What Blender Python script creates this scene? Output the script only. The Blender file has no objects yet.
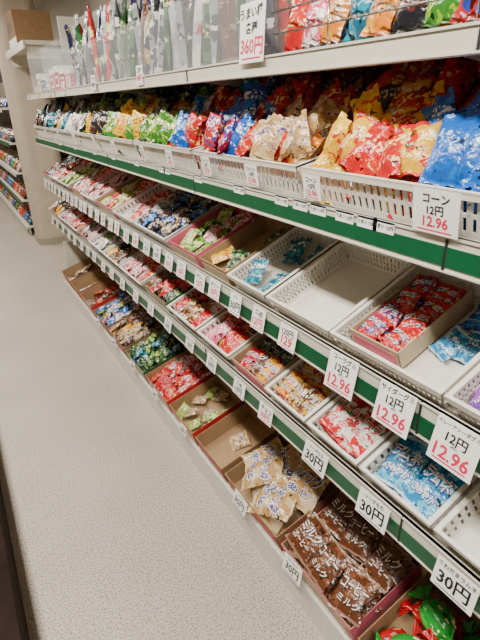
import bpy, math, random
from mathutils import Matrix, Vector
random.seed(11)
H=1.5
scene=bpy.context.scene
col=scene.collection

# ---------------------------------------------------------------- materials
MATS={}
def newmat(name):
    m=bpy.data.materials.new(name); m.use_nodes=True
    nt=m.node_tree; b=nt.nodes['Principled BSDF']
    return m,nt,b
def N(nt,t,**k):
    n=nt.nodes.new(t)
    for a,v in k.items(): setattr(n,a,v)
    return n
def simple(name,c,rough=.5,metal=0,bump=0,bscale=60,var=0.06,trans=0,spec=.5,alpha=1):
    m,nt,b=newmat(name)
    tc=N(nt,'ShaderNodeTexCoord')
    no=N(nt,'ShaderNodeTexNoise'); no.inputs['Scale'].default_value=bscale; no.inputs['Detail'].default_value=4
    nt.links.new(tc.outputs['Object'],no.inputs['Vector'])
    r=N(nt,'ShaderNodeValToRGB')
    r.color_ramp.elements[0].position=.3; r.color_ramp.elements[1].position=.7
    r.color_ramp.elements[0].color=tuple(x*(1-var) for x in c)+(1,)
    r.color_ramp.elements[1].color=tuple(min(1,x*(1+var)) for x in c)+(1,)
    nt.links.new(no.outputs['Fac'],r.inputs['Fac']); nt.links.new(r.outputs['Color'],b.inputs['Base Color'])
    b.inputs['Roughness'].default_value=rough; b.inputs['Metallic'].default_value=metal
    b.inputs['Specular IOR Level'].default_value=spec
    b.inputs['Transmission Weight'].default_value=trans
    b.inputs['Alpha'].default_value=alpha
    if bump:
        bp=N(nt,'ShaderNodeBump'); bp.inputs['Strength'].default_value=bump; bp.inputs['Distance'].default_value=.01
        nt.links.new(no.outputs['Fac'],bp.inputs['Height']); nt.links.new(bp.outputs['Normal'],b.inputs['Normal'])
    MATS[name]=m; return m
def emis(name,c,s):
    m,nt,b=newmat(name); b.inputs['Base Color'].default_value=(1,1,1,1)
    b.inputs['Emission Color'].default_value=c+(1,); b.inputs['Emission Strength'].default_value=s
    MATS[name]=m
def packmat(name,base,blob,letter,crimp=None,rough=.22,bt=.54,lt=.52,ls=11.0):
    """printed film wrapper: base + coloured blobs + lettering bands + crimped ends"""
    crimp=crimp or blob
    m,nt,b=newmat(name)
    L=nt.links.new
    uv=N(nt,'ShaderNodeUVMap'); sp=N(nt,'ShaderNodeSeparateXYZ'); L(uv.outputs[0],sp.inputs[0])
    geo=N(nt,'ShaderNodeNewGeometry')
    wv=N(nt,'ShaderNodeMath',operation='MULTIPLY'); wv.inputs[1].default_value=3.0
    L(geo.outputs['Random Per Island'],wv.inputs[0])
    def noise(sc,off,det=2):
        n=N(nt,'ShaderNodeTexNoise',noise_dimensions='4D'); n.inputs['Scale'].default_value=sc; n.inputs['Detail'].default_value=det
        L(uv.outputs[0],n.inputs['Vector'])
        a=N(nt,'ShaderNodeMath',operation='ADD'); a.inputs[1].default_value=off; L(wv.outputs[0],a.inputs[0]); L(a.outputs[0],n.inputs['W'])
        return n
    def thr(sock,t):
        a=N(nt,'ShaderNodeMath',operation='GREATER_THAN'); a.inputs[1].default_value=t; L(sock,a.inputs[0]); return a.outputs[0]
    def mix(f,a,c2):
        x=N(nt,'ShaderNodeMix',data_type='RGBA')
        L(f,x.inputs[0])
        if isinstance(a,tuple): x.inputs[6].default_value=a+(1,)
        else: L(a,x.inputs[6])
        if isinstance(c2,tuple): x.inputs[7].default_value=c2+(1,)
        else: L(c2,x.inputs[7])
        return x.outputs[2]
    n1=noise(4.2,0); c=mix(thr(n1.outputs['Fac'],bt),base,blob)
    n3=noise(8,9.3); third=tuple(min(1,.55*x+.3*y) for x,y in zip(letter,blob))
    c=mix(thr(n3.outputs['Fac'],.65),c,third)
    n4=noise(6,15.3); c=mix(thr(n4.outputs['Fac'],.63),c,tuple(.12*x for x in base))
    def band(c,ctr,hw,off,sc,t):
        s=N(nt,'ShaderNodeMath',operation='SUBTRACT'); s.inputs[1].default_value=ctr; L(sp.outputs[1],s.inputs[0])
        ab=N(nt,'ShaderNodeMath',operation='ABSOLUTE'); L(s.outputs[0],ab.inputs[0])
        lt_=N(nt,'ShaderNodeMath',operation='LESS_THAN'); lt_.inputs[1].default_value=hw; L(ab.outputs[0],lt_.inputs[0])
        n2=noise(sc,off,1)
        mm=N(nt,'ShaderNodeMath',operation='MULTIPLY'); L(lt_.outputs[0],mm.inputs[0]); L(thr(n2.outputs['Fac'],t),mm.inputs[1])
        return mix(mm.outputs[0],c,letter)
    c=band(c,.66,.10,4.1,ls,lt+.01)
    c=band(c,.30,.04,7.7,ls*1.8,lt+.03)
    s2=N(nt,'ShaderNodeMath',operation='SUBTRACT'); s2.inputs[1].default_value=.5; L(sp.outputs[1],s2.inputs[0])
    ab2=N(nt,'ShaderNodeMath',operation='ABSOLUTE'); L(s2.outputs[0],ab2.inputs[0])
    c=mix(thr(ab2.outputs[0],.445),c,crimp)
    L(c,b.inputs['Base Color'])
    b.inputs['Roughness'].default_value=rough; b.inputs['Specular IOR Level'].default_value=.55
    b.inputs['Coat Weight'].default_value=.15; b.inputs['Coat Roughness'].default_value=.06
    nb=noise(5,2.2,2); bp=N(nt,'ShaderNodeBump'); bp.inputs['Strength'].default_value=.8; bp.inputs['Distance'].default_value=.01
    L(nb.outputs['Fac'],bp.inputs['Height']); L(bp.outputs['Normal'],b.inputs['Normal']); L(bp.outputs['Normal'],b.inputs['Coat Normal'])
    MATS[name]=m

simple('white_plastic',(.80,.765,.68),.35,var=.03)
simple('tray_white',(.80,.775,.71),.3,var=.03)
simple('shelf_enamel',(.66,.625,.53),.4,var=.04,bscale=5)
simple('shelf_dark',(.33,.29,.23),.5,var=.05,bscale=5)
simple('green_strip',(.001,.085,.030),.35,var=.1)
simple('chrome',(.6,.6,.61),.2,metal=1)
simple('card_brown',(.26,.15,.07),.8,bscale=25,var=.1)
simple('card_in',(.36,.23,.12),.85,bscale=25,var=.08)
simple('card_cream',(.52,.41,.27),.8,bscale=25,var=.06)
simple('card_pink',(.62,.10,.18),.55,bscale=8,var=.2)
simple('card_red',(.45,.02,.02),.55,bscale=8,var=.2)
simple('card_green',(.02,.10,.04),.55,bscale=8,var=.3)
simple('card_blue',(.04,.10,.35),.5,bscale=8,var=.2)
simple('tag_white',(.90,.885,.86),.6,var=.02)
simple('tag_pink',(.85,.40,.48),.6,var=.02)
simple('ink_black',(.01,.01,.012),.6)
simple('ink_red',(.70,.005,.06),.6)
simple('ink_white',(.88,.84,.78),.4,var=.02)
simple('ink_brown',(.05,.012,.006),.4)
simple('ink_yellow',(.9,.60,.03),.4)
simple('ink_blue',(.01,.04,.3),.4)
simple('wall_paint',(.50,.46,.38),.8,bscale=4,var=.04)
simple('wall_dark_bounce',(.20,.17,.14),.8,bscale=6,var=.4)  # unseen walls, for filled shelves; darkened to cut bounce light and raise contrast
simple('ceiling_tile',(.68,.64,.54),.9,bscale=90,var=.05,bump=.1)
simple('pillar_paint',(.50,.42,.32),.6,bscale=9,var=.08,bump=.15)
simple('dark_wood',(.02,.012,.010),.9,bscale=12,var=.3,spec=.1)
simple('skirt',(.66,.63,.57),.5)
simple('clear_pvc',(.9,.93,.95),.08,alpha=.10)
simple('lamp_body',(.85,.85,.85),.5)
emis('lamp_tube',(1,.96,.88),10)

packmat('p_red',(.55,.006,.01),(.68,.03,.01),(.9,.7,.25),(.50,.01,.02))
packmat('p_redblue',(.55,.006,.015),(.02,.05,.36),(.88,.78,.72),(.5,.01,.02))
packmat('p_blue',(.005,.10,.50),(.01,.22,.68),(.85,.88,.9),(.01,.12,.5))
packmat('p_cyan',(.01,.22,.50),(.12,.48,.68),(.88,.9,.9),(.4,.6,.7))
packmat('p_teal',(.01,.13,.22),(.01,.30,.42),(.8,.85,.85),(.03,.18,.22))
packmat('p_yellow',(.80,.42,.01),(.85,.58,.04),(.60,.02,.01),(.85,.5,.04))
packmat('p_yelred',(.80,.42,.02),(.58,.02,.01),(.88,.8,.6),(.65,.02,.02))
packmat('p_green',(.04,.20,.02),(.25,.40,.02),(.85,.82,.2),(.06,.22,.03))
packmat('p_lime',(.28,.42,.05),(.55,.60,.18),(.82,.8,.6),(.35,.45,.1))
packmat('p_pink',(.72,.12,.22),(.80,.34,.42),(.88,.8,.8),(.72,.25,.32))
packmat('p_pinkwhite',(.74,.60,.58),(.68,.07,.16),(.55,.02,.06),(.78,.62,.62))
packmat('p_purple',(.14,.03,.33),(.36,.12,.5),(.88,.8,.9),(.2,.06,.35))
packmat('p_brown',(.11,.035,.014),(.20,.07,.03),(.50,.35,.2),(.26,.15,.10),bt=.56,lt=.62)
packmat('p_beige',(.50,.30,.11),(.66,.52,.32),(.12,.06,.25),(.62,.45,.24),bt=.52,lt=.56)
packmat('p_navygold',(.012,.015,.06),(.45,.28,.07),(.75,.75,.75),(.03,.03,.1))
packmat('p_redgreen',(.68,.66,.60),(.58,.01,.02),(.02,.25,.07),(.65,.02,.03),bt=.50)
packmat('p_brownyel',(.17,.05,.015),(.62,.38,.05),(.85,.78,.55),(.3,.12,.04))
packmat('p_silver',(.30,.32,.33),(.05,.06,.065),(.75,.78,.78),(.5,.52,.52),rough=.18)
packmat('p_white',(.70,.69,.66),(.45,.48,.52),(.6,.03,.06),(.72,.71,.7))
packmat('p_darkgreen',(.01,.05,.015),(.03,.15,.04),(.6,.58,.25),(.02,.06,.02))
packmat('p_bluesolid',(.004,.11,.50),(.008,.17,.60),(.40,.7,.85),(.01,.14,.55),bt=.6,lt=.60)
packmat('p_brt_green',(.01,.28,.03),(.05,.45,.05),(.85,.88,.5),(.02,.3,.04),bt=.6,lt=.6)
packmat('p_deepred',(.48,.002,.008),(.62,.01,.02),(.85,.45,.3),(.45,.004,.01),bt=.6,lt=.6)
packmat('p_black',(.015,.015,.02),(.10,.02,.02),(.6,.55,.45),(.03,.03,.03))
packmat('p_orange',(.75,.22,.01),(.80,.40,.03),(.88,.85,.7),(.7,.2,.02))

# ---------------------------------------------------------------- glyphs
GC={}
def glyph(txt,bold=0.0):
    k=(txt,bold)
    if k in GC: return GC[k]
    cu=bpy.data.curves.new('g','FONT'); cu.body=txt; cu.align_x='CENTER'; cu.resolution_u=2; cu.offset=bold
    o=bpy.data.objects.new('g',cu); col.objects.link(o)
    dg=bpy.context.evaluated_depsgraph_get(); dg.update()
    e=o.evaluated_get(dg); me=e.to_mesh()
    vs=[(v.co.x,v.co.y) for v in me.vertices]; fs=[tuple(p.vertices) for p in me.polygons]
    e.to_mesh_clear(); bpy.data.objects.remove(o); bpy.data.curves.remove(cu)
    if vs:
        x0=min(v[0] for v in vs);x1=max(v[0] for v in vs);y0=min(v[1] for v in vs);y1=max(v[1] for v in vs)
        cx,cy=(x0+x1)/2,(y0+y1)/2
        vs=[(v[0]-cx,v[1]-cy) for v in vs]; dim=(x1-x0,y1-y0)
    else: dim=(1,1)
    GC[k]=(vs,fs,dim); return GC[k]

# ---------------------------------------------------------------- mesh builder
class MB:
    def __init__(s): s.v=[];s.f=[];s.m=[];s.uv=[];s.sm=[];s.names=[]
    def mi(s,n):
        if n not in s.names: s.names.append(n)
        return s.names.index(n)
    def add(s,vs,fs,mat,uvs=None,M=None,smooth=False):
        b=len(s.v); k=s.mi(mat)
        if M is not None: vs=[M@Vector(v) for v in vs]
        s.v.extend([tuple(v) for v in vs])
        for f in fs:
            s.f.append(tuple(i+b for i in f)); s.m.append(k); s.sm.append(smooth)
            for i in f: s.uv.append(uvs[i] if uvs else (0.5,.5))
    def box(s,p0,p1,mat,M=None):
        x0,y0,z0=p0;x1,y1,z1=p1
        vs=[(x0,y0,z0),(x1,y0,z0),(x1,y1,z0),(x0,y1,z0),(x0,y0,z1),(x1,y0,z1),(x1,y1,z1),(x0,y1,z1)]
        s.add(vs,[(0,3,2,1),(4,5,6,7),(0,1,5,4),(1,2,6,5),(2,3,7,6),(3,0,4,7)],mat,None,M)
    def rod(s,p0,p1,r,mat,n=6,M=None):
        p0=Vector(p0);p1=Vector(p1);d=(p1-p0).normalized()
        a=d.orthogonal().normalized();b=d.cross(a)
        vs=[p+r*(math.cos(2*math.pi*i/n)*a+math.sin(2*math.pi*i/n)*b) for p in (p0,p1) for i in range(n)]
        fs=[(i,(i+1)%n,n+(i+1)%n,n+i) for i in range(n)]+[tuple(reversed(range(n))),tuple(range(n,2*n))]
        s.add(vs,fs,mat,None,M,True)
    def text(s,txt,cx,cy,w,h,mat,z=0,M=None,fn=None,bold=0):
        vs,fs,(dx,dy)=glyph(txt,bold)
        if not vs: return
        k=min(w/dx,h/dy) if fn is None else None
        sx=sy=k
        if fn is not None: sx=w/dx; sy=h/dy
        o=[]
        for x,y in vs:
            X=cx+x*sx;Y=cy+y*sy
            o.append((X,Y,z if fn is None else fn(X,Y)+z))
        s.add(o,fs,mat,None,M)
    def pack(s,M,w,h,t,mat,lo=False,text=None):
        rs=[-1,-.87,-.72,-.4,0,.4,.72,.87,1] if not lo else [-1,-.86,-.3,.3,.86,1]
        nx=8 if not lo else 4
        ph=[random.uniform(0,6.28) for _ in range(6)]
        def bul(sx,r):
            if abs(r)>=.87 or abs(sx)>=1: return 0
            B=(1-abs(sx)**2.4)**.6*(1-(abs(r)/.88)**3)**.6
            return B*(1+.13*math.sin(4*sx+ph[0]+2*r)+.12*math.sin(5*r+ph[1]-3*sx)+(0 if text else .12*math.sin(9*sx+ph[4])*math.cos(7*r+ph[5])))
        def zf(x,y): return t/2*bul(max(-1,min(1,x/(w/2))),max(-1,min(1,y/(h/2))))
        curl=random.uniform(-.06,.12)*h
        for side in (1,-1):
            vs=[];uv=[]
            for j,r in enumerate(rs):
                for i in range(nx+1):
                    sx=i/nx*2-1
                    B=bul(0,r)
                    x=sx*w/2*(1-.08*B)
                    y=r*h/2 + (0.012*h*math.sin(9*sx+ph[2]) if abs(r)==1 else 0)
                    z=side*(t/2*bul(sx,r)+.0003)+curl*(abs(r)**3)*.3+.005*math.sin(7*sx+ph[3])*(1 if abs(r)>.8 else 0)
                    vs.append((x,y,z)); uv.append(((sx+1)/2*w/h,(r+1)/2))
            fs=[]
            for j in range(len(rs)-1):
                for i in range(nx):
                    a=j*(nx+1)+i
                    q=(a,a+1,a+nx+2,a+nx+1)
                    fs.append(q if side>0 else q[::-1])
            s.add(vs,fs,mat,uv,M,True)
        if text:
            for (tx,cx,cy,tw,th,tm,z,bd) in text:
                s.text(tx,cx*w,cy*h,tw*w,th*h,tm,z,M,zf,bd)
    def twist(s,M,R,Lh,mat):
        """twist-wrapped sweet: round body, pinched necks, ruffled fans (axis = local X)"""
        prof=[(-1,.85),(-.88,.6),(-.74,.30),(-.64,.20),(-.56,.45),(-.45,.80),(-.25,.97),(0,1.02),(.25,.97),(.45,.80),(.56,.45),(.64,.20),(.74,.30),(.88,.6),(1,.85)]
        n=28; vs=[];uv=[]; p0=random.uniform(0,6)
        for j,(a,r) in enumerate(prof):
            for i in range(n+1):
                f=2*math.pi*i/n
                ruf=.22*math.sin(7*f+p0) if abs(a)>.7 else (.035*math.sin(7*f+p0+a*5) if abs(a)>.1 else .02*math.sin(5*f))
                rr=R*r*(1+ruf); flat=.45 if abs(a)>.7 else .85
                vs.append((a*Lh+(.06*R*math.sin(5*f+p0) if abs(a)==1 else 0),rr*math.cos(f),rr*math.sin(f)*flat)); uv.append((i/n*1.5,.12+.76*(a+1)/2))
        fs=[(j*(n+1)+i,(j+1)*(n+1)+i,(j+1)*(n+1)+i+1,j*(n+1)+i+1) for j in range(len(prof)-1) for i in range(n)]
        s.add(vs,fs,mat,uv,M,True)
    def obj(s,name,M=None,parent=None):
        me=bpy.data.meshes.new(name); me.from_pydata(s.v,[],s.f)
        for n in s.names: me.materials.append(MATS[n])
        me.polygons.foreach_set('material_index',s.m); me.polygons.foreach_set('use_smooth',s.sm)
        ul=me.uv_layers.new(name='UVMap'); flat=[c for u in s.uv for c in u]; ul.data.foreach_set('uv',flat)
        me.update()
        o=bpy.data.objects.new(name,me); col.objects.link(o)
        if M is not None: o.matrix_world=M
        if parent: o.parent=parent
        return o
def empty(name):
    e=bpy.data.objects.new(name,None); col.objects.link(e); return e

def frame(x,y,z,deg):
    """local X = toward -Y (viewer's right), local Y = depth into shelf, local Z = up out of tray"""
    t=math.radians(deg)
    u=Vector((0,-1,0));d=Vector((math.cos(t),0,math.sin(t)));n=u.cross(d)
    M=Matrix.Identity(4)
    for i,c in enumerate((u,d,n)):
        for r in range(3): M[r][i]=c[r]
    M[0][3]=x;M[1][3]=y;M[2][3]=z
    return M
def rot(rx,ry,rz): 
    return Matrix.Rotation(rz,4,'Z')@Matrix.Rotation(ry,4,'Y')@Matrix.Rotation(rx,4,'X')
def T(x,y,z): return Matrix.Translation((x,y,z))

# ---------------------------------------------------------------- containers
def basket(name,M,w,d,h,mat='white_plastic',step=.013,rows=1,solid_floor=True):
    mb=MB(); tp=.008
    if solid_floor: mb.box((tp,tp,0),(w-tp,d-tp,.003),mat)
    r=.007; th=.004
    mb.box((-r,-r,h-th),(w+r,th-r+.004,h),mat); mb.box((-r,d-.004,h-th),(w+r,d+r,h),mat)
    mb.box((-r,0,h-th),(.004,d,h),mat); mb.box((w-.004,0,h-th),(w+r,d,h),mat)
    mb.box((-r,-r,h-.012),(w+r,-r+.002,h),mat); mb.box((-r,d+r-.002,h-.012),(w+r,d+r,h),mat)
    mb.box((-r,-r,h-.012),(-r+.002,d+r,h),mat); mb.box((w+r-.002,-r,h-.012),(w+r,d+r,h),mat)
    def wall(a0,a1,b0,b1,n):
        a0=Vector(a0);a1=Vector(a1);b0=Vector(b0);b1=Vector(b1)
        nrm=(a1-a0).cross(b0-a0).normalized()*.0012
        def strip(f0,f1,g0,g1):
            p=[a0.lerp(a1,f0).lerp(b0.lerp(b1,f0),g0),a0.lerp(a1,f1).lerp(b0.lerp(b1,f1),g0),a0.lerp(a1,f1).lerp(b0.lerp(b1,f1),g1),a0.lerp(a1,f0).lerp(b0.lerp(b1,f0),g1)]
            vs=[q-nrm for q in p]+[q+nrm for q in p]
            mb.add(vs,[(0,3,2,1),(4,5,6,7),(0,1,5,4),(1,2,6,5),(2,3,7,6),(3,0,4,7)],mat)
        strip(0,1,0,.18); strip(0,1,.84,1)
        for q in range(1,rows+0):
            g=.18+(.84-.18)*q/rows; strip(0,1,g-.045,g+.045)
        for i in range(n+1):
            f=i/n; wd=.30/n
            strip(max(0,f-wd),min(1,f+wd),.18,.84)
    nw=max(4,int(w/step)); nd=max(4,int(d/step))
    A=[(tp,tp,0),(w-tp,tp,0),(w-tp,d-tp,0),(tp,d-tp,0)]; B=[(0,0,h),(w,0,h),(w,d,h),(0,d,h)]
    wall(A[0],A[1],B[0],B[1],nw);wall(A[1],A[2],B[1],B[2],nd);wall(A[2],A[3],B[2],B[3],nw);wall(A[3],A[0],B[3],B[0],nd)
    return mb.obj(name,M)
def carton(name,M,w,d,h,out='card_brown',inn='card_in',cut=0.0,flap=False):
    mb=MB(); t=.003
    mb.box((0,0,0),(w,d,t),inn)
    hf=h*(1-cut)
    def wl(p0,p1,q0,q1):
        mb.box(p0,p1,out); mb.box(q0,q1,inn)
    wl((0,0,0),(w,t/2,hf),(0.001,t/2,t),(w-.001,t,hf))
    wl((0,d-t/2,0),(w,d,h),(t/2,d-t,t),(w-t/2,d-t/2,h))
    for x0,x1,y0,y1 in ((0,t/2,t/2,t),(w-t/2,w,w-t,w-t/2)):
        mb.box((x0,0,0),(x1,d,h*.98),out)
        mb.box((y0,t,t),(y1,d-t,h*.97),inn)
    mb.box((t,t,t),(.02,t+.0015,hf*.95),inn); mb.box((w-.02,t,t),(w-t,t+.0015,hf*.95),inn)
    mb.box((w*.06,-.0008,hf*.12),(w*.94,0,hf*.75),'card_red' if out=='card_brown' else ('card_cream' if out!='card_cream' else 'card_pink'))
    return mb.obj(name,M)

def pile(name,M,w,d,mats,pw,ph,pt,cols,rows,layers=1,jit=.3,z0=.006,tilt=10,lo=False,text=None,density=1.0,lift=0.0,zl=None):
    mb=MB(); zl=zl or pt*.75
    for l in range(layers):
        for r in range(rows):
            for c in range(cols):
                if random.random()>density: continue
                x=(c+.5)/cols*w + random.uniform(-jit,jit)*pw*.35
                y=(r+.5)/rows*d + random.uniform(-jit,jit)*ph*.3
                x=min(max(x,pw*.42+.006),w-pw*.42-.006); y=min(max(y,ph*.40+.008),d-ph*.40-.008)
                z=z0+pt*.5+l*zl+random.uniform(0,.3)*pt+lift*y/d
                rx=math.radians(tilt+random.uniform(-10,10)*jit*2); ry=math.radians(random.uniform(-14,14)*jit*2)
                rz=random.uniform(-1,1)*jit*1.1
                z+=abs(math.sin(rx))*ph*.42
                mb.pack(T(x,y,z)@rot(rx,ry,rz),pw*random.uniform(.96,1.03),ph,pt,random.choice(mats),lo,random.choice(text) if text else None)
    return mb.obj(name,M)

# ---------------------------------------------------------------- ROOM
m,nt,b=newmat('floor_vinyl'); L=nt.links.new
tc=N(nt,'ShaderNodeTexCoord')
def nz(sc,det):
    n=N(nt,'ShaderNodeTexNoise'); n.inputs['Scale'].default_value=sc; n.inputs['Detail'].default_value=det; L(tc.outputs['Object'],n.inputs['Vector']); return n
n1=nz(170,4); r1=N(nt,'ShaderNodeValToRGB'); e=r1.color_ramp.elements
e[0].position=.35; e[0].color=(.21,.165,.13,1); e[1].position=.48; e[1].color=(.45,.39,.325,1)
e2=r1.color_ramp.elements.new(.64); e2.color=(.60,.54,.465,1)
L(n1.outputs['Fac'],r1.inputs['Fac'])
n2=nz(1.6,5); r2=N(nt,'ShaderNodeValToRGB'); r2.color_ramp.elements[0].color=(.84,.83,.82,1); r2.color_ramp.elements[1].color=(1,1,1,1)
r2.color_ramp.elements[0].position=.3; r2.color_ramp.elements[1].position=.65
L(n2.outputs['Fac'],r2.inputs['Fac'])
mx=N(nt,'ShaderNodeMix',data_type='RGBA',blend_type='MULTIPLY'); mx.inputs[0].default_value=1
L(r1.outputs['Color'],mx.inputs[6]); L(r2.outputs['Color'],mx.inputs[7]); L(mx.outputs[2],b.inputs['Base Color'])
b.inputs['Roughness'].default_value=.5
MATS['floor_vinyl']=m
mb=MB(); mb.box((-2.6,-2.5,-.05),(1.6,12.85,0),'floor_vinyl'); mb.obj('floor')
mb=MB(); mb.box((-2.6,-2.5,2.75),(1.6,12.85,2.8),'ceiling_tile')
for y in range(-2,13):
    mb.box((-2.6,y-.006,2.745),(1.6,y+.006,2.75),'skirt')
mb.obj('ceiling')
for nm,a,c,mt in (('wall_right',(1.6,-2.5,0),(1.75,12.85,2.8),'wall_paint'),('wall_far',(-2.6,12.85,0),(1.6,13,2.8),'wall_paint'),('wall_left',(-2.75,-2.5,0),(-2.6,12.85,2.8),'wall_dark_bounce'),('wall_back',(-2.6,-2.65,0),(1.6,-2.5,2.8),'wall_dark_bounce')):
    mb=MB(); mb.box(a,c,mt); mb.obj(nm)
mb=MB()
def rrect(x0,y0,x1,y1,r,z0,z1,mat):
    pts=[]
    for cx,cy,a in ((x1-r,y1-r,0),(x0+r,y1-r,90),(x0+r,y0+r,180),(x1-r,y0+r,270)):
        for k in range(6):
            t=math.radians(a+k*18); pts.append((cx+r*math.cos(t),cy+r*math.sin(t)))
    n=len(pts); vs=[(p[0],p[1],z) for z in (z0,z1) for p in pts]
    mb.add(vs,[(i,(i+1)%n,n+(i+1)%n,n+i) for i in range(n)]+[tuple(reversed(range(n))),tuple(range(n,2*n))],mat)
rrect(.74,5.9,1.16,6.3,.10,0.0,2.75,'pillar_paint'); rrect(.735,5.895,1.165,6.305,.10,0,.08,'shelf_dark'); rrect(.725,5.885,1.175,6.315,.10,2.62,2.75,'skirt')
mb.obj('pillar')

# ---------------------------------------------------------------- GONDOLA
def gondola(y0,y1):
    g=empty('gondola_shelf')
    mb=MB(); mb.box((1.14,y0,0),(1.17,y1,2.1),'shelf_dark')
    for k in range(int((y1-y0)/.9)+1):
        y=y0+k*.9
        if y>y1-.03: break
        mb.box((1.115,y,0),(1.14,y+.03,2.1),'shelf_enamel')
        for z in [i*.05+.1 for i in range(38)]: mb.box((1.1145,y+.012,z),(1.115,y+.018,z+.025),'ink_black')
    mb.box((1.115,y1-.03,0),(1.14,y1,2.1),'shelf_enamel')
    mb.obj('back_panel',parent=g)
    def lip(x,z0,z1,zg0,zg1,nm):
        mb=MB(); mb.box((x,y0,z0),(x+.008,y1,z1),'shelf_enamel')
        mb.box((x-.003,y0,z1-.004),(x+.012,y1,z1),'shelf_enamel'); 
        if zg1>zg0: mb.box((x-.002,y0,zg0),(x,y1,zg1),'green_strip')
        mb.box((x-.003,y0,z0-.003),(x+.03,y1,z0),'shelf_enamel')
        y=y0+.9
        while y<y1: mb.box((x-.0025,y-.002,z0),(x,y+.002,z1),'ink_black'); y+=.9
        mb.obj(nm,parent=g)
    def board(x,z,deg,dep,nm):
        mb=MB(); M=frame(x,y1,z,deg); mb.box((0,0,-.018),(y1-y0,dep,-.002),'shelf_enamel',M)
        y=.0
        while y<(y1-y0):
            mb.add([(y,0.02,-.018),(y,dep,-.018),(y,dep,-.08),(y+.004,0.02,-.018),(y+.004,dep,-.018),(y+.004,dep,-.08)],[(0,2,1),(3,4,5),(0,1,4,3),(1,2,5,4),(2,0,3,5)],'shelf_enamel',None,M); y+=.9
        mb.obj(nm,parent=g)
    board(.648,H+.085,0,.48,'shelf_top'); lip(.64,H+.054,H+.088,0,0,'lip_top')
    board(.657,H-.206,12,.48,'shelf_b'); lip(.642,H-.252,H-.197,H-.246,H-.214,'lip_b')
    board(.663,H-.518,23,.50,'shelf_m'); lip(.645,H-.578,H-.506,H-.574,H-.536,'lip_m')
    board(.663,H-.805,23,.50,'shelf_c'); lip(.645,H-.866,H-.794,H-.862,H-.824,'lip_c')
    mb=MB(); mb.box((.655,y0,0),(1.14,y1,.012),'shelf_dark'); mb.box((.652,y0,0),(.664,y1,.112),'skirt')
    M=frame(.665,y1,H-1.386,17); mb.box((0,0,-.014),(y1-y0,.48,-.001),'shelf_enamel',M)
    mb.obj('base_deck',parent=g)
    mb=MB(); mb.box((.70,y1,0),(1.17,y1+.015,.45),'shelf_enamel'); mb.box((.95,y1,0.45),(1.17,y1+.015,2.1),'shelf_enamel'); mb.obj('end_panel',parent=g)
    mb=MB()
    for z in (.125,.165):
        mb.rod((.652,y0,H+z),(.652,.95,H+z),.0022,'chrome')
    y=y0+.02
    while y<.97:
        mb.rod((.652,y,H+.086),(.652,y,H+.165),.0018,'chrome'); y+=.30
    mb.obj('wire_fence',parent=g)
    return g
Y0,Y1=-.45,4.15
gondola(Y0,Y1)

def TXT(a,b,cm='ink_white',om='ink_brown'):
    return [(a,0,.14,.84,.30,om,.0014,.06),(a,0,.14,.78,.25,cm,.0026,.012),(b,0,-.20,.72,.20,om,.0014,.05),(b,0,-.20,.66,.155,cm,.0026,0.01)]
t_brown=[TXT('ミルク','コーヒー'),TXT('コーヒー','ミルク')]
t_blue=[TXT('ラムネ','さわやか','ink_white','ink_blue')]
t_rg=[TXT('コーラ','グミ','ink_red','ink_white')]
t_yb=[TXT('チョコ','30円','ink_white','ink_brown')]
t_bg=[TXT('スナック','あじ','ink_blue','ink_white')]
t_red=[TXT('グミ','コーラ','ink_white','ink_blue')]

TH=23
def lev(z,x,deg):
    return lambda y1: frame(x,y1,z,deg)
FM=lev(H-.516,.664,TH); FC=lev(H-.803,.664,TH); FD=lev(H-1.384,.666,17); FB=lev(H-.204,.658,12)
D=.275

def put(F,y0,y1,kind,mats,pw,ph,pt,cols,rows,layers,h=.06,jit=.3,tilt=10,density=1,text=None,lo=False,out='card_brown',inn='card_in',depth=D,rowsb=3,step=.012,lift=0,name='candy_packs',cut=0,zl=None):
    w=y1-y0-.016; M=F(y1-.008)
    if kind=='b': basket('plastic_basket',M,w,depth,h,'white_plastic',step,rowsb)
    elif kind=='t': basket('plastic_tray',M,w,depth,h,'tray_white',.02,2)
    elif kind=='c': carton('cardboard_box',M,w,depth,h,out,inn,cut)
    if mats: pile(name,M@T(.004,.006,0),w-.008,depth-.012,mats,pw,ph,pt,cols,rows,layers,jit,.005,tilt,lo,text,density,lift,zl)

put(FM,-.18,.12,'b',['p_purple'],.06,.08,.014,4,3,2)
put(FM,.13,.405,'b',['p_purple','p_blue','p_purple'],.06,.08,.016,4,3,2)
basket('plastic_basket',FM(.692),.277,D,.06,'white_plastic',.012,3)
carton('cardboard_box',FM(.692)@T(.018,.03,.004),.135,.225,.05,'card_cream','card_cream')
pile('gummy_packs',FM(.692)@T(.022,.035,.007),.128,.215,['p_redblue','p_redblue','p_red'],.056,.062,.016,2,4,3,.35,.004,12,False,t_red)
pile('ramune_packs',FM(.692)@T(.165,.09,0),.105,.17,['p_cyan','p_blue'],.055,.07,.014,2,2,1,.6,.006,8,density=.9)
put(FM,.70,.95,'b',None,0,0,0,0,0,0)
put(FM,.955,1.16,'b',['p_teal','p_lime','p_teal','p_black'],.065,.085,.016,2,2,2,density=.8,jit=.6)
put(FM,1.165,1.36,'c',['p_yellow','p_darkgreen','p_brown','p_beige'],.06,.08,.018,3,2,2,density=.7,jit=.6,out='card_in',inn='card_in')
put(FM,1.37,1.62,'c',['p_lime','p_green','p_lime','p_pinkwhite'],.065,.085,.018,3,3,2,jit=.5,out='card_pink',inn='card_pink')
put(FM,1.63,1.98,'t',['p_navygold','p_navygold','p_silver','p_black','p_blue'],.055,.075,.018,6,4,4,jit=.9)
put(FM,1.99,2.28,'t',['p_pinkwhite','p_white','p_red'],.06,.07,.014,4,4,2,density=.8,jit=.5)
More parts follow.
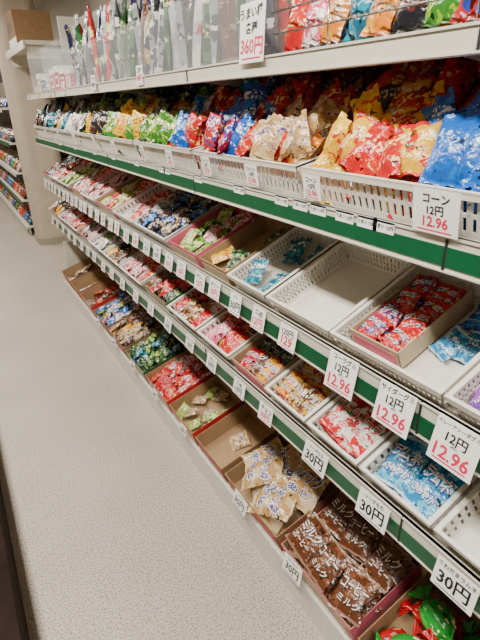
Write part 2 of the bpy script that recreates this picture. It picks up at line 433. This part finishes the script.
put(FM,2.29,2.60,'c',['p_pink','p_red','p_lime'],.06,.07,.016,4,4,3,jit=.5,out='card_pink')
k=2.61; pal=[['p_pinkwhite','p_red'],['p_red','p_pink','p_white'],['p_lime','p_green'],['p_red','p_pinkwhite'],['p_teal','p_red'],['p_yellow','p_beige']]
i=0
while k<4.1:
    put(FM,k,min(k+.30,4.13),'bct'[i%3],pal[i%6],.06,.07,.018,4,4,3,lo=True,jit=.6,out='card_pink',step=.02); k+=.305; i+=1
# ---- level C
put(FC,-.12,.15,'t',['p_white'],.07,.1,.012,2,2,1)
put(FC,.155,.375,'t',['p_bluesolid'],.03,.04,.008,2,1,1,density=.6)
put(FC,.38,.575,'t',['p_cyan','p_blue'],.085,.125,.022,2,2,2,text=t_blue,jit=.12)
put(FC,.58,.765,'t',['p_redgreen'],.085,.11,.018,2,2,3,text=t_rg,jit=.2)
put(FC,.77,.96,'t',['p_brownyel','p_yelred','p_brownyel'],.06,.08,.014,3,3,3,jit=.3,text=t_yb)
put(FC,.965,1.165,'c',['p_deepred','p_darkgreen','p_brown','p_yelred'],.065,.085,.016,3,3,3,jit=.35,out='card_cream',text=t_red)
put(FC,1.17,1.40,'t',['p_pink','p_red','p_deepred','p_brownyel'],.06,.10,.018,4,3,3,jit=.4)
put(FC,1.41,1.68,'t',['p_pinkwhite','p_brownyel','p_deepred'],.065,.085,.02,4,3,3,jit=.5)
put(FC,1.69,1.98,'c',['p_darkgreen','p_brown','p_deepred','p_black'],.065,.085,.02,4,3,3,jit=.6,out='card_green')
put(FC,1.99,2.30,'t',['p_pinkwhite','p_pink','p_red'],.065,.08,.02,4,3,3,jit=.5)
k=2.31; i=2
while k<4.1:
    put(FC,k,min(k+.29,4.13),'tcb'[i%3],[['p_red','p_white','p_deepred'],['p_pinkwhite','p_pink','p_deepred'],['p_brown','p_yellow','p_black'],['p_green','p_white','p_teal'],['p_pinkwhite','p_navygold']][i%5],.06,.07,.018,4,4,3,lo=True,jit=.7,step=.02,out='card_pink'); k+=.295; i+=1
# ---- level D
put(FD,-.2,.17,'c',['p_red','p_yellow'],.1,.13,.03,3,2,2,h=.085)
MJ=FD(.522); carton('cardboard_box',MJ,.334,D,.085,'card_brown','card_in')
mb=MB()
for x,y,z,rz,mt in ((.07,.20,.045,.5,'p_deepred'),(.20,.21,.045,-.6,'p_brt_green'),(.28,.10,.045,.9,'p_deepred'),(.06,.07,.045,1.2,'p_deepred'),(.17,.08,.045,.2,'p_brt_green'),
                    (.105,.075,.092,.75,'p_brt_green'),(.175,.115,.095,-.5,'p_deepred'),(.10,.19,.095,-.3,'p_brt_green'),(.255,.07,.095,.4,'p_deepred'),(.25,.18,.095,1.2,'p_brt_green')):
    mb.twist(T(x,y,z)@rot(random.uniform(-.4,.4),random.uniform(-.2,.2),rz),.040,.078,mt)
mb.obj('wrapped_candies',MJ)
put(FD,.54,.88,'c',['p_brown'],.105,.125,.030,3,2,4,h=.085,jit=.25,text=t_brown,out='card_pink',tilt=16)
put(FD,.89,1.255,'c',['p_beige'],.145,.165,.050,2,2,2,h=.085,jit=1.0,text=t_bg,density=.9,out='card_brown')
put(FD,1.265,1.515,'c',['p_beige'],.07,.08,.02,1,1,1,h=.085,jit=1)
put(FD,1.525,1.80,'c',['p_lime','p_white','p_beige'],.055,.07,.018,4,3,2,h=.085,jit=.9,density=.5,out='card_red')
put(FD,1.81,2.12,'c',['p_red','p_deepred','p_pinkwhite','p_red'],.055,.075,.018,5,4,4,h=.085,jit=.9,out='card_red')
put(FD,2.13,2.45,'c',['p_darkgreen','p_green','p_teal','p_black','p_darkgreen'],.065,.085,.024,4,4,4,h=.085,jit=.9,out='card_green')
put(FD,2.46,2.80,'c',['p_navygold','p_yellow','p_brown','p_beige','p_black'],.06,.08,.022,5,4,4,h=.085,jit=.9)
put(FD,2.81,3.15,'c',['p_blue','p_pinkwhite','p_white','p_green','p_black'],.06,.08,.022,5,4,4,h=.085,jit=.9,lo=True)
put(FD,3.16,3.50,'c',['p_brown','p_white','p_red'],.07,.09,.024,3,3,2,h=.1,jit=.9,density=.8,lo=True,out='card_red')
put(FD,3.51,3.80,'c',['p_white','p_brown'],.07,.09,.02,3,3,1,h=.1,jit=.9,density=.6,lo=True)
put(FD,3.81,4.13,'c',['p_beige','p_brown','p_black'],.07,.09,.024,3,3,2,h=.1,jit=.9,density=.9,lo=True)
# ---- level B
def heap(F,y0,y1,zones,pw=.074,ph=.102,pt=.036,lo=False):
    w=y1-y0-.02; M=F(y1-.01); dep=.33
    basket('plastic_basket',M,w,dep,.08,'white_plastic',.017,2)
    mb=MB(); cols=max(3,int(w/.052)); rows=6
    for l in range(5):
        for r in range(rows):
            for c in range(cols):
                if l==4 and (r<1 or random.random()<.45): continue
                if l<=1 and 0<r<rows-2: continue
                x=(c+.5)/cols*w+random.uniform(-.02,.02); x=min(max(x,.045),w-.045)
                y=.058+r*.05+random.uniform(-.012,.012)
                if l>=3 and r==0: y-=.012
                z=.015+l*.023+random.uniform(0,.014)+r*.012
                rx=math.radians(random.uniform(10,65)); ry=math.radians(random.uniform(-35,35)); rz=random.uniform(-1.1,1.1)
                if r==0: rx=math.radians(random.uniform(35,70)); rz*=.5
                z+=math.sin(rx)*ph*.28
                z=min(z,.205)
                zz=zones[min(len(zones)-1,max(0,int((x/w+random.uniform(-.08,.08))*len(zones))))] 
                mats=zz[0] if r<3 else zz[1]
                mb.pack(T(x,y,z)@rot(rx,ry,rz),pw*random.uniform(.85,1.15),ph*random.uniform(.85,1.12),pt*random.uniform(.7,1.1),random.choice(mats),lo)
    mb.obj('snack_bags',M)
R=['p_red','p_deepred','p_red','p_yelred','p_redblue','p_deepred','p_black']
heap(FB,-.25,.30,[(['p_blue'],R),(['p_blue'],R)])
heap(FB,.31,.82,[(['p_yellow','p_yellow','p_yelred','p_red'],R),(['p_yellow','p_yelred','p_red'],R),(['p_bluesolid','p_bluesolid','p_blue'],R),(['p_bluesolid'],R)])
heap(FB,.83,1.34,[(['p_blue','p_redblue','p_red'],['p_red','p_blue','p_black']),(['p_blue','p_red','p_redblue'],R),(['p_redblue','p_red','p_orange','p_beige'],R),(['p_beige','p_red','p_orange','p_deepred'],['p_red','p_brown'])])
heap(FB,1.35,1.86,[(['p_lime','p_green','p_black','p_yelred'],['p_green','p_navygold']),(['p_green','p_white','p_red'],['p_darkgreen','p_green']),(['p_redblue','p_red','p_blue'],['p_red','p_teal'])])
heap(FB,1.87,2.40,[(['p_lime','p_green','p_yellow','p_black'],['p_navygold','p_green']),(['p_green','p_yellow','p_darkgreen','p_orange'],['p_darkgreen','p_silver'])],lo=True)
heap(FB,2.41,2.95,[(['p_green','p_white','p_darkgreen'],['p_teal','p_green']),(['p_yellow','p_lime','p_black'],['p_green'])],lo=True)
heap(FB,2.96,3.50,[(['p_yellow','p_navygold','p_silver'],['p_silver','p_lime']),(['p_white','p_teal','p_black'],['p_brown'])],lo=True)
heap(FB,3.51,4.12,[(['p_teal','p_silver','p_brown'],['p_brown','p_silver']),(['p_white','p_teal','p_black'],['p_green'])],lo=True)

# ---- top shelf stock
mb=MB()
def stand(x,y,h,w,t,mat,lean=8,lo=False,rz=0,dz=0):
    a=math.radians(lean)
    M=Matrix.Translation((x,y,H+.09+h*.5+dz))@Matrix.Rotation(random.uniform(-.15,.15)+rz,4,'Z')@Matrix(((0,math.sin(a),-math.cos(a),0),(-1,0,0,0),(0,math.cos(a),math.sin(a),0),(0,0,0,1)))@Matrix.Rotation(random.uniform(-.12,.12),4,'Z')
    mb.pack(M,w,h,t,mat,lo)
for k,xr in enumerate((.70,.74,.79,.85,.92,1.0)):
    y=-.35+k*.02
    while y<.93:
        stand(xr,y,random.uniform(.11,.16),.07,.035,random.choice(['p_green','p_red','p_orange','p_redblue','p_blue','p_pinkwhite','p_teal','p_red','p_yelred','p_darkgreen','p_black']),random.uniform(5,25),dz=k*.012); y+=.06
mb.obj('snack_bags')
mb=MB()
for xr in (.70,.745,.79,.85,.92,1.0):
    y=1.10
    while y<2.85:
        if random.random()<.92: stand(xr,y,random.uniform(.22,.32),.040,.030,random.choice(['p_silver','p_black','p_silver','p_darkgreen','p_navygold','p_white','p_silver','p_brown','p_red']),random.uniform(-4,10),True)
        y+=.044
mb.obj('stick_snack_bags')
for k,(a,c) in enumerate(((1.02,1.5),(1.52,2.0),(2.02,2.5),(2.52,2.95),(3.0,3.5),(3.52,4.0))):
    mb=MB(); hh=.17 if k<4 else .24
    mb.box((.665,a,H+.089),(.667,c,H+.089+hh),'clear_pvc'); mb.box((1.08,a,H+.089),(1.082,c,H+.089+hh),'clear_pvc')
    mb.box((.667,a,H+.089),(1.08,a+.002,H+.089+hh),'clear_pvc'); mb.box((.667,c-.002,H+.089),(1.08,c,H+.089+hh),'clear_pvc'); mb.obj('acrylic_bin')
def lidbox(x,y,z,w,d,h,mat,name='candy_carton'):
    mb=MB(); mb.box((x,y,z),(x+d,y+w,z+h),mat); mb.box((x-.0015,y-.0015,z+h*.75),(x+d+.0015,y+w+.0015,z+h+.001),'tag_white')
    mb.box((x-.002,y+w*.1,z+h*.15),(x,y+w*.9,z+h*.6),'ink_white'); 
    mb.box((x-.0025,y+w*.2,z+h*.25),(x-.002,y+w*.8,z+h*.5),mat)
    mb.obj(name)
for y,m_,h in ((2.98,'card_pink',.1),(3.12,'card_red',.11),(3.26,'card_red',.13),(3.40,'card_pink',.12),(3.55,'card_cream',.08),(3.7,'card_blue',.1),(3.86,'card_cream',.12)):
    lidbox(.70,y,H+.09,.12,.2,h,m_)
mb=MB()
mb.box((.78,4.7,H+.47),(1.6,5.8,H+.50),'shelf_enamel'); mb.box((.77,4.7,H+.44),(.785,5.8,H+.50),'shelf_enamel')
for y in (4.75,5.7): mb.box((.80,y,H+.37),(1.6,y+.02,H+.47),'shelf_enamel')
mb.obj('high_wall_shelf')
for y,w,h,m_ in ((5.3,.45,.30,'card_brown'),):
    mb=MB(); mb.box((.82,y,H+.501),(1.15,y+w,H+.501+h),m_); mb.box((.818,y-.001,H+.501),(.82,y+w+.001,H+.501+h*.3),'tag_white')
    mb.box((1.0,y-.001,H+.501+h),(1.1,y+w,H+.502+h),'card_cream')
    mb.text('BOX',0,0,.3,.08,'ink_black',0,Matrix(((0,0,-1,.816),(-1,0,0,y+w/2),(0,1,0,H+.501+h*.6),(0,0,0,1)))); mb.obj('shipping_carton')

# ---------------------------------------------------------------- price tags
def tag(x,y,z,w,h,lines,tilt=12,yaw=0,bg='tag_white'):
    t=math.radians(tilt)
    u=Vector((0,-1,0)); v=Vector((math.sin(t),0,math.cos(t))); n=u.cross(v)
    M=Matrix.Identity(4)
    for i,c in enumerate((u,v,n)):
        for r in range(3): M[r][i]=c[r]
    M[0][3]=x;M[1][3]=y;M[2][3]=z
    M=M@Matrix.Rotation(yaw,4,'Z')
    mb=MB(); mb.box((-w/2,-h/2,-.0008),(w/2,h/2,0),bg)
    if len(lines)>1: mb.box((-w*.38,-h*.44,0),(w*.38,-h*.41,.0003),lines[-1][3])
    for tx,cy,hh,mt in lines:
        mb.text(tx,random.uniform(-.02,.02)*w,cy*h,w*.9,hh*h,mt,.0006,Matrix.Rotation(random.uniform(-.04,.04),4,'Z'),None,.022)
    mb.obj('price_tag',M)
def L12(nm): return [(nm,.38,.16,'ink_black'),('12円',.13,.24,'ink_black'),('(税抜)',-.03,.07,'ink_black'),('12.96',-.23,.30,'ink_red'),]
def L30(nm): return [(nm,.34,.17,'ink_black'),('30円',-.08,.50,'ink_black')]
def S(nm,p): return [(nm,.25,.28,'ink_black'),(p,-.14,.38,random.choice(['ink_red','ink_red','ink_black']))]
zM=H-.542
for y,nm in ((.365,'クレーアソーダグミ'),(.50,'サイダーグミ'),(.65,'コーラグミ')):
    tag(.632,y,zM-.004,.088,.088,L12(nm),yaw=random.uniform(-.03,.03))
tag(.634,.85,zM,.07,.062,[('120円',.2,.3,'ink_black'),('129',-.16,.4,'ink_red')])
for y in (.985,1.11): tag(.634,y,zM,.062,.065,S('あめ','12円') if y<1.1 else L30('グミ'))
y=1.24
ws=['チョコ','ガム','ラムネ','あめ','グミ','ゼリー']
while y<4.1:
    tag(.634,y,zM+random.uniform(-.006,.006),.07,.06,S(random.choice(ws),random.choice(['12円','10円','20円','30円'])),yaw=random.uniform(-.06,.06)); y+=random.uniform(.1,.15)
zC=H-.832
for y in (.31,.52,.72): tag(.632,y,zC,.088,.064,L30('あわだまラムネ' if y<.4 else 'ソーダもち'),yaw=random.uniform(-.04,.04))
y=.95
while y<4.1:
    tag(.634,y,zC+random.uniform(-.006,.006),.068,.055,S(random.choice(ws),random.choice(['20円','10円','30円'])),yaw=random.uniform(-.08,.08)); y+=random.uniform(.15,.22)
for y in (.80,1.12): tag(.634,y,H-1.338,.088,.062,L30('コーヒー'),tilt=14,yaw=random.uniform(-.1,.1))
for y in (1.62,1.96,2.3,2.64,3.0): tag(.634,y,H-1.335,.06,.045,L30('ガム'),tilt=14)
for y,w in ((.47,.085),(.77,.055),(1.0,.055),(1.24,.05),(1.5,.05),(1.75,.04),(2.1,.05),(2.4,.04),(2.8,.05),(3.2,.04),(3.6,.05)):
    tag(.628,y,H-.162,w,.05 if y>.5 else .07,[('コーン',.3,.2,'ink_black'),('12円',.04,.22,'ink_black'),('12.96',-.22,.25,'ink_red')],tilt=-8)
for y in (.62,.66,.72,.80,.86,.93,1.12,1.36,1.6,1.64,1.9,2.2,2.5,2.9,3.3):
    tag(.639,y-.04,H-.207,.05,.022,[('うまい 12円',0,.5,'ink_black')],tilt=0)
tag(.634,1.0,H+.135,.10,.115,[('うまい棒',.33,.2,'ink_black'),('各種',.08,.2,'ink_black'),('360円',-.22,.34,'ink_red')],tilt=4)
for y in (1.72,2.3,2.9,3.3,3.7):
    tag(.636,y,H+.09,.06,.06,S('各種','98円'),tilt=2)

# ---------------------------------------------------------------- far shelf run beyond the pillar
g=empty('display_rack')
mb=MB(); mb.box((1.15,6.5,0),(1.18,11.5,1.9),'shelf_dark')
for z in (.12,.45,.78,1.12,1.5): 
    mb.box((.70,6.5,z-.02),(1.15,11.5,z),'shelf_enamel'); mb.box((.69,6.5,z-.045),(.70,11.5,z),'green_strip' if z in(.45,1.12) else 'shelf_enamel')
mb.box((.72,6.5,0),(.74,11.5,.1),'shelf_dark'); mb.obj('rack_frame',parent=g)
allm=['p_red','p_pinkwhite','p_black','p_green','p_blue','p_beige','p_brown','p_deepred','p_teal','p_darkgreen','p_navygold']
mb=MB()
for z in (.12,.45,.78,1.12,1.5):
    y=6.6
    while y<11.4:
        m_=random.choice(allm)
        for q in range(3):
            mb.pack(T(.78+q*.07,y,z+.07)@rot(math.radians(50),0,math.radians(-90)),.14,.14,.05,m_,True)
        y+=.13
mb.obj('snack_bags')
mb=MB()
mb.box((-.60,-.6,.30),(-.115,3.6,.34),'dark_wood')
for y in (-.55,.9,2.2,3.5):
    for x in (-.58,-.165): mb.box((x,y,0),(x+.04,y+.05,.30),'dark_wood')
mb.box((-.14,-.55,.0),(-.125,3.55,.30),'dark_wood')
mb.obj('low_bench')

# ---------------------------------------------------------------- lights
for y in (-1.2,.6,2.6,4.8,7.2,9.8):
    mb=MB(); mb.box((-.45,y-.65,2.70),(-.15,y+.65,2.75),'lamp_body')
    for x in (-.37,-.23): mb.rod((x,y-.6,2.68),(x,y+.6,2.68),.014,'lamp_tube',10)
    mb.obj('ceiling_light')
    ld=bpy.data.lights.new('tube_light','AREA'); ld.shape='RECTANGLE'; ld.size=.2; ld.size_y=1.3; ld.energy=60 if y<4 else 48; ld.color=(1,.945,.85)
    lo_=bpy.data.objects.new('tube_light',ld); col.objects.link(lo_); lo_.location=(-.3,y,2.65)
w=bpy.data.worlds.new('World'); scene.world=w; w.use_nodes=True
w.node_tree.nodes['Background'].inputs[0].default_value=(1,.98,.95,1); w.node_tree.nodes['Background'].inputs[1].default_value=.6

# ---------------------------------------------------------------- camera
cd=bpy.data.cameras.new('camera'); cam=bpy.data.objects.new('camera',cd); col.objects.link(cam)
cd.sensor_fit='VERTICAL'; cd.sensor_height=36; cd.lens=470/640*36; cd.clip_start=.01
r=Vector((.8571,-.5147,-.0242)).normalized(); bk=Vector((-.4583,-.7828,.4211)).normalized(); up=bk.cross(r).normalized(); r=up.cross(bk)
M=Matrix.Identity(4)
for i,c in enumerate((r,up,bk)):
    for q in range(3): M[q][i]=c[q]
M[2][3]=H
cam.matrix_world=M
scene.camera=cam
